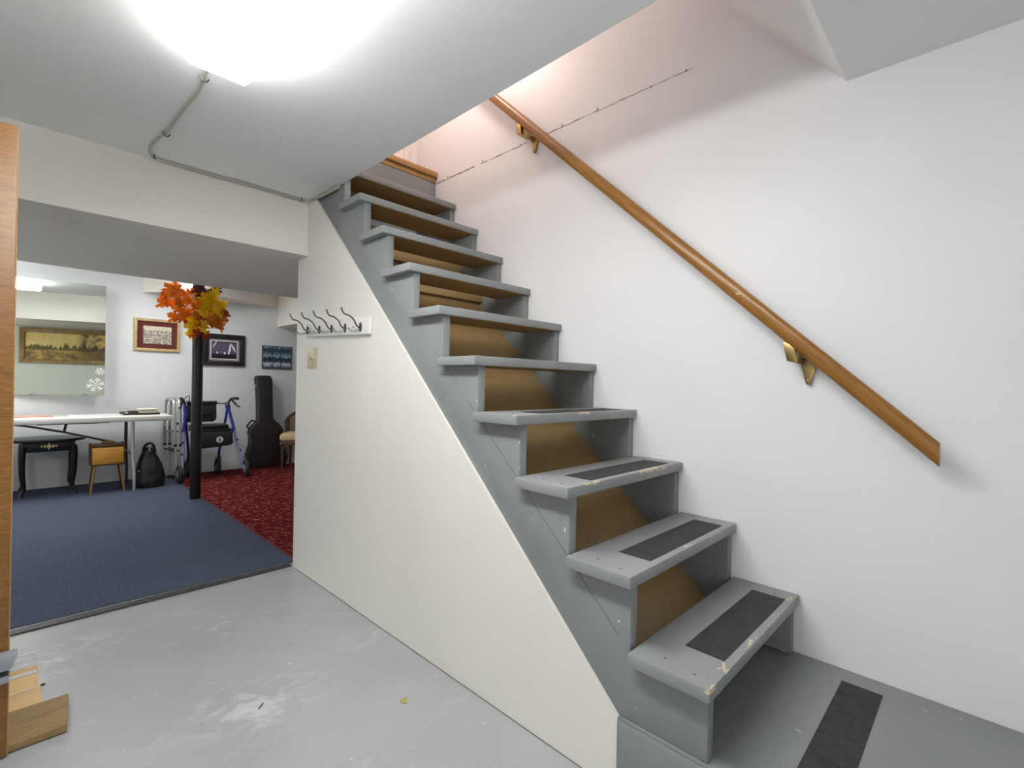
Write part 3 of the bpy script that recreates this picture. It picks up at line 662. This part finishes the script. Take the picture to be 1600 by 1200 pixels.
for sx, x in ((-1, .050), (1, .362)):
    for sy, y in ((-1, 5.79), (1, 6.055)):
        p = spline([(x, y, .43), (x + sx * .008, y + sy * .004, .36), (x + sx * .006, y + sy * .004, .20), (x - sx * .004, y - sy * .002, .09), (x + sx * .006, y + sy * .007, .05), (x + sx * .014, y + sy * .012, .026), (x + sx * .014, y + sy * .012, .0115)], 5)
        k = len(p); rr = [(.027 - .013 * min(1, i / (k * .62))) if i < k * .8 else .014 + .010 * (i - k * .8) / (k * .2) for i in range(k)]
        MB().tube(p, rr, 12).build('leg', M_BLACK, st, smooth=True)

# ------------------------------------------------------------------ sewing box on legs
sb = thing('sewing_box', 'honey coloured wooden sewing box on splayed legs under the table', 'sewing box', (.575, 5.63, .01))
x0, x1, y0, y1 = .465, .692, 5.545, 5.70
B(x0 + .004, x1 - .004, y0 + .006, y1 - .006, .268, .415).build('body', M_SEW, sb, bevel=.003)
B(x0 + .006, x1 - .006, y0, y0 + .0055, .275, .408).build('front_panel', M_SEW, sb, bevel=.002)
for xx in (x0, x1 - .004 + .0005):
    pr = [(y0 + .002, .262), (y0 + .002, .408), (y0 + .012, .438), (y0 + .040, .452), (y1 - .040, .452), (y1 - .012, .438), (y1 - .002, .408), (y1 - .002, .262)]
    MB().prism(pr, 'x', xx - .006, xx + .0035).build('end_panel', M_SEWD, sb, bevel=.001)
for a, b in ((y0 + .004, .5 * (y0 + y1) - .002), (.5 * (y0 + y1) + .002, y1 - .004)):
    B(x0 + .004, x1 - .004, a, b, .4155, .442).build('lid', M_SEWD, sb, bevel=.008)
MB().prism([(x0 + .07, .4425), (x0 + .07, .462), (x0 + .085, .468), (x1 - .085, .468), (x1 - .07, .462), (x1 - .07, .4425)], 'y', 5.615, 5.630).build('handle', M_PLANK, sb, bevel=.003)
for sx, x in ((-1, x0 + .026), (1, x1 - .026)):
    for sy, y in ((-1, y0 + .020), (1, y1 - .020)):
        MB().tube([(x, y, .262), (x + sx * .030, y + sy * .020, .0105)], [.0115, .0075], 12).build('leg', M_PLANK if sy < 0 else M_SEWD, sb, smooth=True)
B(x0 + .003, x1 - .003, y0 + .003, y1 - .003, .2565, .2675).build('base_rail', M_SEWD, sb, bevel=.002)

# ------------------------------------------------------------------ black bag
def leather():
    m = Mat('black_soft_leather', (.012, .012, .013, 1), .38); v = m.coord(); m.bump(m.noise(v, 11, 5, .6, .6), .9, .02); return m.m
M_LEA = leather()
bg = thing('handbag', 'slumped black leather handbag on the floor beside the table leg', 'bag', (.90, 5.66, .0105))
random.seed(3)
q = MB(); n = 28; rings = [(.012, .98, 0), (.04, 1.06, 0), (.10, 1.04, 0), (.17, .95, .002), (.24, .78, .0), (.30, .60, -.004), (.345, .42, -.006), (.375, .27, -.006), (.385, .06, -.006)]
vs = []
for zz, sc, sh_ in rings:
    for j in range(n):
        a = 2 * pi * j / n; wob = 1 + .05 * sin(3 * a + zz * 17) + .035 * sin(7 * a - zz * 31)
        vs.append((.893 + sh_ + .112 * sc * wob * math.copysign(abs(cos(a)) ** .75, cos(a)), 5.665 + .10 * sc * wob * math.copysign(abs(sin(a)) ** .75, sin(a)), zz))
k = len(rings)
q.add(vs, [(i * n + j, i * n + (j + 1) % n, (i + 1) * n + (j + 1) % n, (i + 1) * n + j) for i in range(k - 1) for j in range(n)] + [tuple(range(n))[::-1], tuple(range((k - 1) * n, k * n))])
q.build('body', M_LEA, bg, smooth=True)
for dy in (-.022, .022):
    MB().tube(spline([(.842, 5.665 + dy, .325), (.852, 5.660 + dy, .385), (.882, 5.655 + dy, .418), (.915, 5.655 + dy, .405), (.935, 5.660 + dy, .335)], 6), .009, 8).build('strap', M_LEA, bg, smooth=True)
B(.876, .892, 5.598, 5.604, .345, .392).build('tag', M_STEEL, bg, bevel=.002)  # bright steel sliver put in for the silver highlight on the bag
MB().lathe((.800, 5.575, .175), [(.007, 0), (.009, -.004), (.004, -.008)], 12, 'y').build('buckle', M_STEEL, bg, smooth=True)

# ------------------------------------------------------------------ folded walker
wk = thing('walker', 'folded aluminium walking frame between the table end and rollator', 'walker', (1.12, 5.93, .0105))
def walker_side(dx, dark):
    xf_, xr = 1.128 + dx, 1.066 + dx; yf, yr = 5.80, 6.02; m1 = M_GREYM if dark else M_ALU
    tp = spline([(xf_ - .006, yf + .02, .55), (xf_ - .012, yf + .035, .76), (xf_ - .020, yf + .07, .815), (xr + .012, yr - .07, .822), (xr + .004, yr - .03, .77), (xr, yr - .015, .55)], 6)
    MB().tube(tp, .0140, 12).build('side_frame', M_ALU, wk, smooth=True)
    for (x, y, sx) in ((xf_ - .006, yf + .02, 1), (xr, yr - .015, 0)):
        MB().tube([(x, y, .555), (x + .004, y - .004, .36)], .0122, 12).build('upper_leg', M_GREYM if not sx else M_ALU, wk, smooth=True)
        lg = MB().tube([(x + .004, y - .004, .37), (x + .014 * sx, y - .016, .040)], .0105, 12).build('leg', plain('pale_leg_tube', (.58, .56, .50, 1), .4), wk, smooth=True)
        MB().lathe((x + .014 * sx, y - .016, .011), [(.013, 0), (.014, .010), (.0125, .034)], 14).build('rubber_tip', M_RUB if not sx else M_ALU, lg, smooth=True)
        MB().lathe((x + .004, y - .004, .352), [(.0145, 0), (.0145, .022)], 14).build('collar', M_BLKPL, wk, smooth=True)
    MB().tube([(xf_ - .003, yf + .015, .50), (xr, yr - .015, .50)], .008, 10).build('cross_bar', M_GREYM, wk, smooth=True)
    MB().tube([(xf_ - .003, yf + .012, .30), (xr, yr - .02, .32)], .008, 10).build('cross_bar', M_BLKPL, wk, smooth=True)
    MB().tube([tp[13], tp[15], tp[17], tp[19]], .0165, 12).build('grip', M_GREYM, wk, smooth=True)
walker_side(0, 0); walker_side(.044, 1)
MB().tube([(1.114, 5.83, .58), (1.17, 5.83, .58)], .013, 10).build('folding_hub', M_BLKPL, wk, smooth=True)

# ------------------------------------------------------------------ rollator
M_BLUEM = plain('metallic_blue_tube', (.028, .045, .34, 1), .28, .5)
M_BLUEL = plain('pale_blue_tube', (.30, .32, .58, 1), .3, .6)
M_VINYL = plain('black_vinyl', (.013, .013, .014, 1), .36)
M_NYLON = plain('black_nylon', (.016, .016, .018, 1), .7)
ro = thing('rollator', 'blue wheeled rollator walker with black padded seat by the post', 'rollator', (1.42, 5.8, .0105))
def wheel(p, r, name='wheel'):
    w_ = MB().lathe(p, [(r * .62, -.016), (r * .9, -.017), (r, -.008), (r, .008), (r * .9, .017), (r * .62, .016)], 28, 'x').build(name, M_RUB, ro, smooth=True)
    MB().lathe(p, [(r * .20, -.020), (r * .60, -.014), (r * .60, .014), (r * .20, .020)], 20, 'x').build('hub', M_GREYM, w_, smooth=True)
    MB().lathe((p[0] - .0205, p[1], p[2]), [(r * .16, 0), (r * .14, -.003), (.002, -.005)], 14, 'x').build('hub_cap', M_STEEL, w_, smooth=True); return w_
for sgn, xh, xw, xr in ((-1, 1.205, 1.135, 1.265), (1, 1.592, 1.720, 1.545)):
    MB().tube([(xh, 5.80, .735), (xh + (xw - xh) * .35, 5.745, .50)], .0145, 12).build('front_tube', M_BLUEM, ro, smooth=True)
    MB().tube([(xh + (xw - xh) * .33, 5.748, .51), (xw - sgn * .018, 5.650, .095)], .0115, 12).build('front_leg', M_BLUEL, ro, smooth=True)
    MB().tube([(xh - .004, 5.815, .735), (xh - sgn * .022, 5.86, .52), (xr, 5.93, .25)], .012, 12).build('rear_tube', M_BLUEM, ro, smooth=True)
    B(xh - .018, xh + .018, 5.785, 5.835, .695, .765).build('joint', M_BLUEM, ro, bevel=.006)
    B(xh - .010 + sgn * .02, xh + .020 + sgn * .02, 5.74, 5.86, .475, .515).build('seat_bracket', M_BLUEM, ro, bevel=.006)
    for f in (.28, .55):
        p = Vector((xh + (xw - xh) * .33, 5.748, .51)).lerp(Vector((xw, 5.65, .095)), f); d = .0145
        MB().tube([p + Vector((0, .002, .010)), p - Vector((0, .002, .010))], d, 12).build('clamp_ring', M_BLUEM, ro, smooth=True)
    MB().tube(spline([(xh, 5.815, .74), (xh + sgn * .012, 5.82, .80), (xh + sgn * .030, 5.80, .830), (xh + sgn * .055, 5.74, .834)], 5), .0105, 10).build('handle_tube', M_BLKPL, ro, smooth=True)
    MB().tube([(xh + sgn * .044, 5.775, .834), (xh + sgn * .060, 5.70, .832)], .0155, 12).build('grip', M_RUB, ro, smooth=True)
    MB().tube(spline([(xh + sgn * .034, 5.80, .812), (xh + sgn * .046, 5.755, .785), (xh + sgn * .060, 5.705, .755), (xh + sgn * .078, 5.685, .742)], 5), [.012] * 8 + [.009] * 8, 10).build('brake_lever', M_BLKPL, ro, smooth=True)
    MB().tube(spline([(xh + sgn * .03, 5.79, .81), (xh - sgn * .03, 5.80, .86 if sgn < 0 else .78), (xh - sgn * .01, 5.81, .70)], 6), .004, 8).build('brake_cable', M_BLKPL, ro, smooth=True)
    wheel((xw + sgn * .006, 5.645, .0965), .086)
    f_ = MB()
    f_.tube([(xr, 5.93, .25), (xr, 5.945, .17)], .013, 10)
    f_.prism([(5.935, .20), (5.965, .19), (5.985, .085), (5.965, .085)], 'x', xr - .026, xr - .021); f_.prism([(5.935, .20), (5.965, .19), (5.985, .085), (5.965, .085)], 'x', xr + .021, xr + .026)
    f_.build('caster_fork', M_BLKPL, ro, bevel=.001)
    wheel((xr, 5.975, .0885), .078, 'caster')
B(1.245, 1.568, 5.67, 5.895, .525, .565).build('seat', M_VINYL, ro, bevel=.014, seg=3)
B(1.250, 1.580, 5.66, 5.905, .497, .5245).build('seat_frame', M_BLKPL, ro, bevel=.006)
bk = MB().prism([(1.262, .495), (1.600, .495), (1.606, .37), (1.590, .352), (1.480, .338), (1.300, .330), (1.262, .345)], 'y', 5.655, 5.82).build('storage_bag', M_NYLON, ro, bevel=.010, seg=3)
bx, bz = 1.478, .412
MB().lathe((bx, 5.6548, bz), [(.032, 0), (.032, -.0012), (.030, -.0016)], 28, 'y').build('badge', plain('badge_white', (.80, .78, .74, 1), .5), bk)
fg = MB(); yb0, yb1 = 5.6518, 5.6530
fg.lathe((bx - .001, yb1, bz + .019), [(.0045, 0), (.0045, -.0008)], 14, 'y')
for poly in ([(-.006, .013), (.005, .013), (.005, -.003), (-.005, -.003)], [(-.005, -.003), (.001, -.003), (-.008, -.024), (-.013, -.023)], [(-.001, -.003), (.005, -.003), (.012, -.022), (.007, -.024)], [(.004, .012), (.007, .010), (.014, -.002), (.011, -.003)], [(-.005, .012), (-.007, .009), (-.013, .001), (-.011, -.001)]):
    fg.prism([(bx + a, bz + b) for a, b in poly], 'y', yb0, yb1)
fg.build('walking_figure', M_BLKPL, bk)
bp_ = MB().prism([(1.235, .585), (1.470, .585), (1.492, .60), (1.500, .63), (1.496, .770), (1.235, .770)], 'y', 5.868, 5.884).build('backrest_pouch', M_NYLON, ro, bevel=.005)
MB().lathe((1.312, 5.8678, .735), [(.016, 0), (.015, -.0015)], 18, 'y').build('pouch_label', plain('label_white', (.8, .8, .8, 1), .5), bp_)
B(1.30, 1.46, 5.862, 5.8675, .655, .675).build('pouch_fold', M_VINYL, bp_, bevel=.002)
MB().tube([(1.225, 5.875, .785), (1.500, 5.875, .785)], .019, 14).build('back_roll', M_VINYL, ro, smooth=True)
MB().tube([(1.500, 5.875, .778), (1.592, 5.84, .772)], .0065, 10).build('back_bar', M_BLKPL, ro, smooth=True)

# ------------------------------------------------------------------ guitar case
def tolex():
    m = Mat('black_textured_vinyl', (.017, .015, .013, 1), .55); m.bump(m.noise(m.coord(), 260, 2), .4, .001); return m.m
gc = thing('guitar_case', 'black hard guitar case standing upright against the white wall', 'guitar case', (2.07, 6.05, .0105))
F = [(1.943, 1.066), (1.976, 1.086), (2.081, 1.086), (2.104, 1.050), (2.124, .575), (2.176, .532), (2.235, .466), (2.240, .410), (2.213, .335), (2.226, .262), (2.287, .182), (2.303, .100), (2.275, .035), (2.200, .013), (1.915, .013), (1.868, .050), (1.850, .120), (1.862, .190), (1.887, .262), (1.897, .337), (1.879, .419), (1.894, .480), (1.974, .560), (1.963, .858)]
C2 = [(x * 1.003 - .004, z) for x, z in F]
pts = []
for i in range(len(C2)):     # rounded outline
    a, b, c = (Vector(C2[(i + k) % len(C2)]) for k in (-1, 0, 1))
    p0, p1 = b + (a - b) * min(.4, .03 / max((a - b).length, .001)), b + (c - b) * min(.4, .03 / max((c - b).length, .001))
    for t in (0, .33, .67, 1): pts.append(tuple((1 - t) ** 2 * p0 + 2 * t * (1 - t) * b + t * t * p1))
MB().prism(pts, 'y', 6.005, 6.055).build('lid', tolex(), gc, bevel=.006)
MB().prism(pts, 'y', 6.0575, 6.145).build('body', tolex(), gc, bevel=.006)
ins = [(2.08 + (x - 2.08) * .992 - .0, .5 + (z - .5) * .997) for x, z in pts]
MB().prism(ins, 'y', 6.0552, 6.0573).build('valance', M_STEEL, gc)
for (x, z) in ((1.949, .965), (1.882, .385), (1.852, .13)):
    B(x - .012, x + .004, 6.045, 6.075, z - .014, z + .014).build('latch', M_STEEL, gc, bevel=.002)
MB().tube(spline([(1.882, 6.09, .478), (1.868, 6.09, .50), (1.915, 6.09, .560), (1.945, 6.09, .552)], 5), .010, 8).build('handle', M_BLKPL, gc, smooth=True)

# ------------------------------------------------------------------ cane back chair
ch = thing('cane_back_chair', 'cane-backed wooden chair with cream seat half hidden by the wall', 'chair', (2.15, 5.77, .0105))
TC = Matrix.Translation((2.150, 5.775, 0)) @ Matrix.Rotation(R(-27), 4, 'Z')
def cm(): q = MB(); q.T = TC; return q
for (x, y, nm) in ((0, .0, 'leg'), (.42, .0, 'leg'), (.05, .33, 'leg'), (.37, .33, 'leg')):
    q = cm(); q.lathe((x, y, .0112), [(.010, 0), (.013, .02), (.017, .20), (.021, .255), (.014, .262), (.022, .275), (.022, .315)], 14); q.build(nm, M_CHAIRW, ch, smooth=True)
q = cm(); q.prism([(-.030, -.028), (.45, -.028), (.41, .36), (.01, .36)], 'z', .290, .335); q.build('seat_rail', M_CHAIRW, ch, bevel=.006)
q = cm(); q.prism([(-.034, -.034), (.454, -.034), (.412, .33), (.008, .33)], 'z', .336, .425); q.build('cushion', Mat('cream_brocade', (.60, .47, .27, 1), .8).m, ch, bevel=.030, seg=4)
def bow(t): a = pi * (1 - t); return (.225 + .22 * cos(a), .20 + .18 * sin(a))
q = cm(); q.tube([(*bow(t), .535 + .13 * sin(pi * t)) for t in [i / 24 for i in range(25)]], .017, 10); q.build('crest_rail', M_CHAIRW, ch, smooth=True)
q = cm(); q.tube([(*bow(t), .410) for t in [.03 + .94 * i / 24 for i in range(25)]], .012, 10); q.build('lower_rail', M_CHAIRW, ch, smooth=True)
for t in (0.02, .14, .86, .98):
    q = cm(); q.tube([(*bow(t), .325), (*bow(t), .53 + .13 * sin(pi * t))], .014, 10); q.build('back_post', M_CHAIRW, ch, smooth=True)
q = cm()
for i in range(40):
    t = .15 + .70 * i / 39; q.tube([(*bow(t), .415), (*bow(t), .53 + .13 * sin(pi * t))], .0028, 5)
for i in range(9):
    q.tube([(*bow(t), .43 + i * .013 + i * .012 * sin(pi * t)) for t in [.15 + .70 * j / 16 for j in range(17)]], .0028, 5)
cw = q.build('cane_webbing', plain('woven_cane', (.26, .15, .07, 1), .6), ch); cw['kind'] = 'stuff'

# ------------------------------------------------------------------ lights of the carpeted room
fixture('ceiling_light', 'fluorescent ceiling light of the carpeted room, seen reflected in the wall mirror', -.45, -.25, 4.75, 5.75, 2.05, .08, M_LENS2, M_LENS_S)
fixture('ceiling_light', 'short ceiling light over the carpets just behind the black post', .98, 1.16, 5.02, 5.50, 2.05, .06, M_LENS2, M_LENS_S)
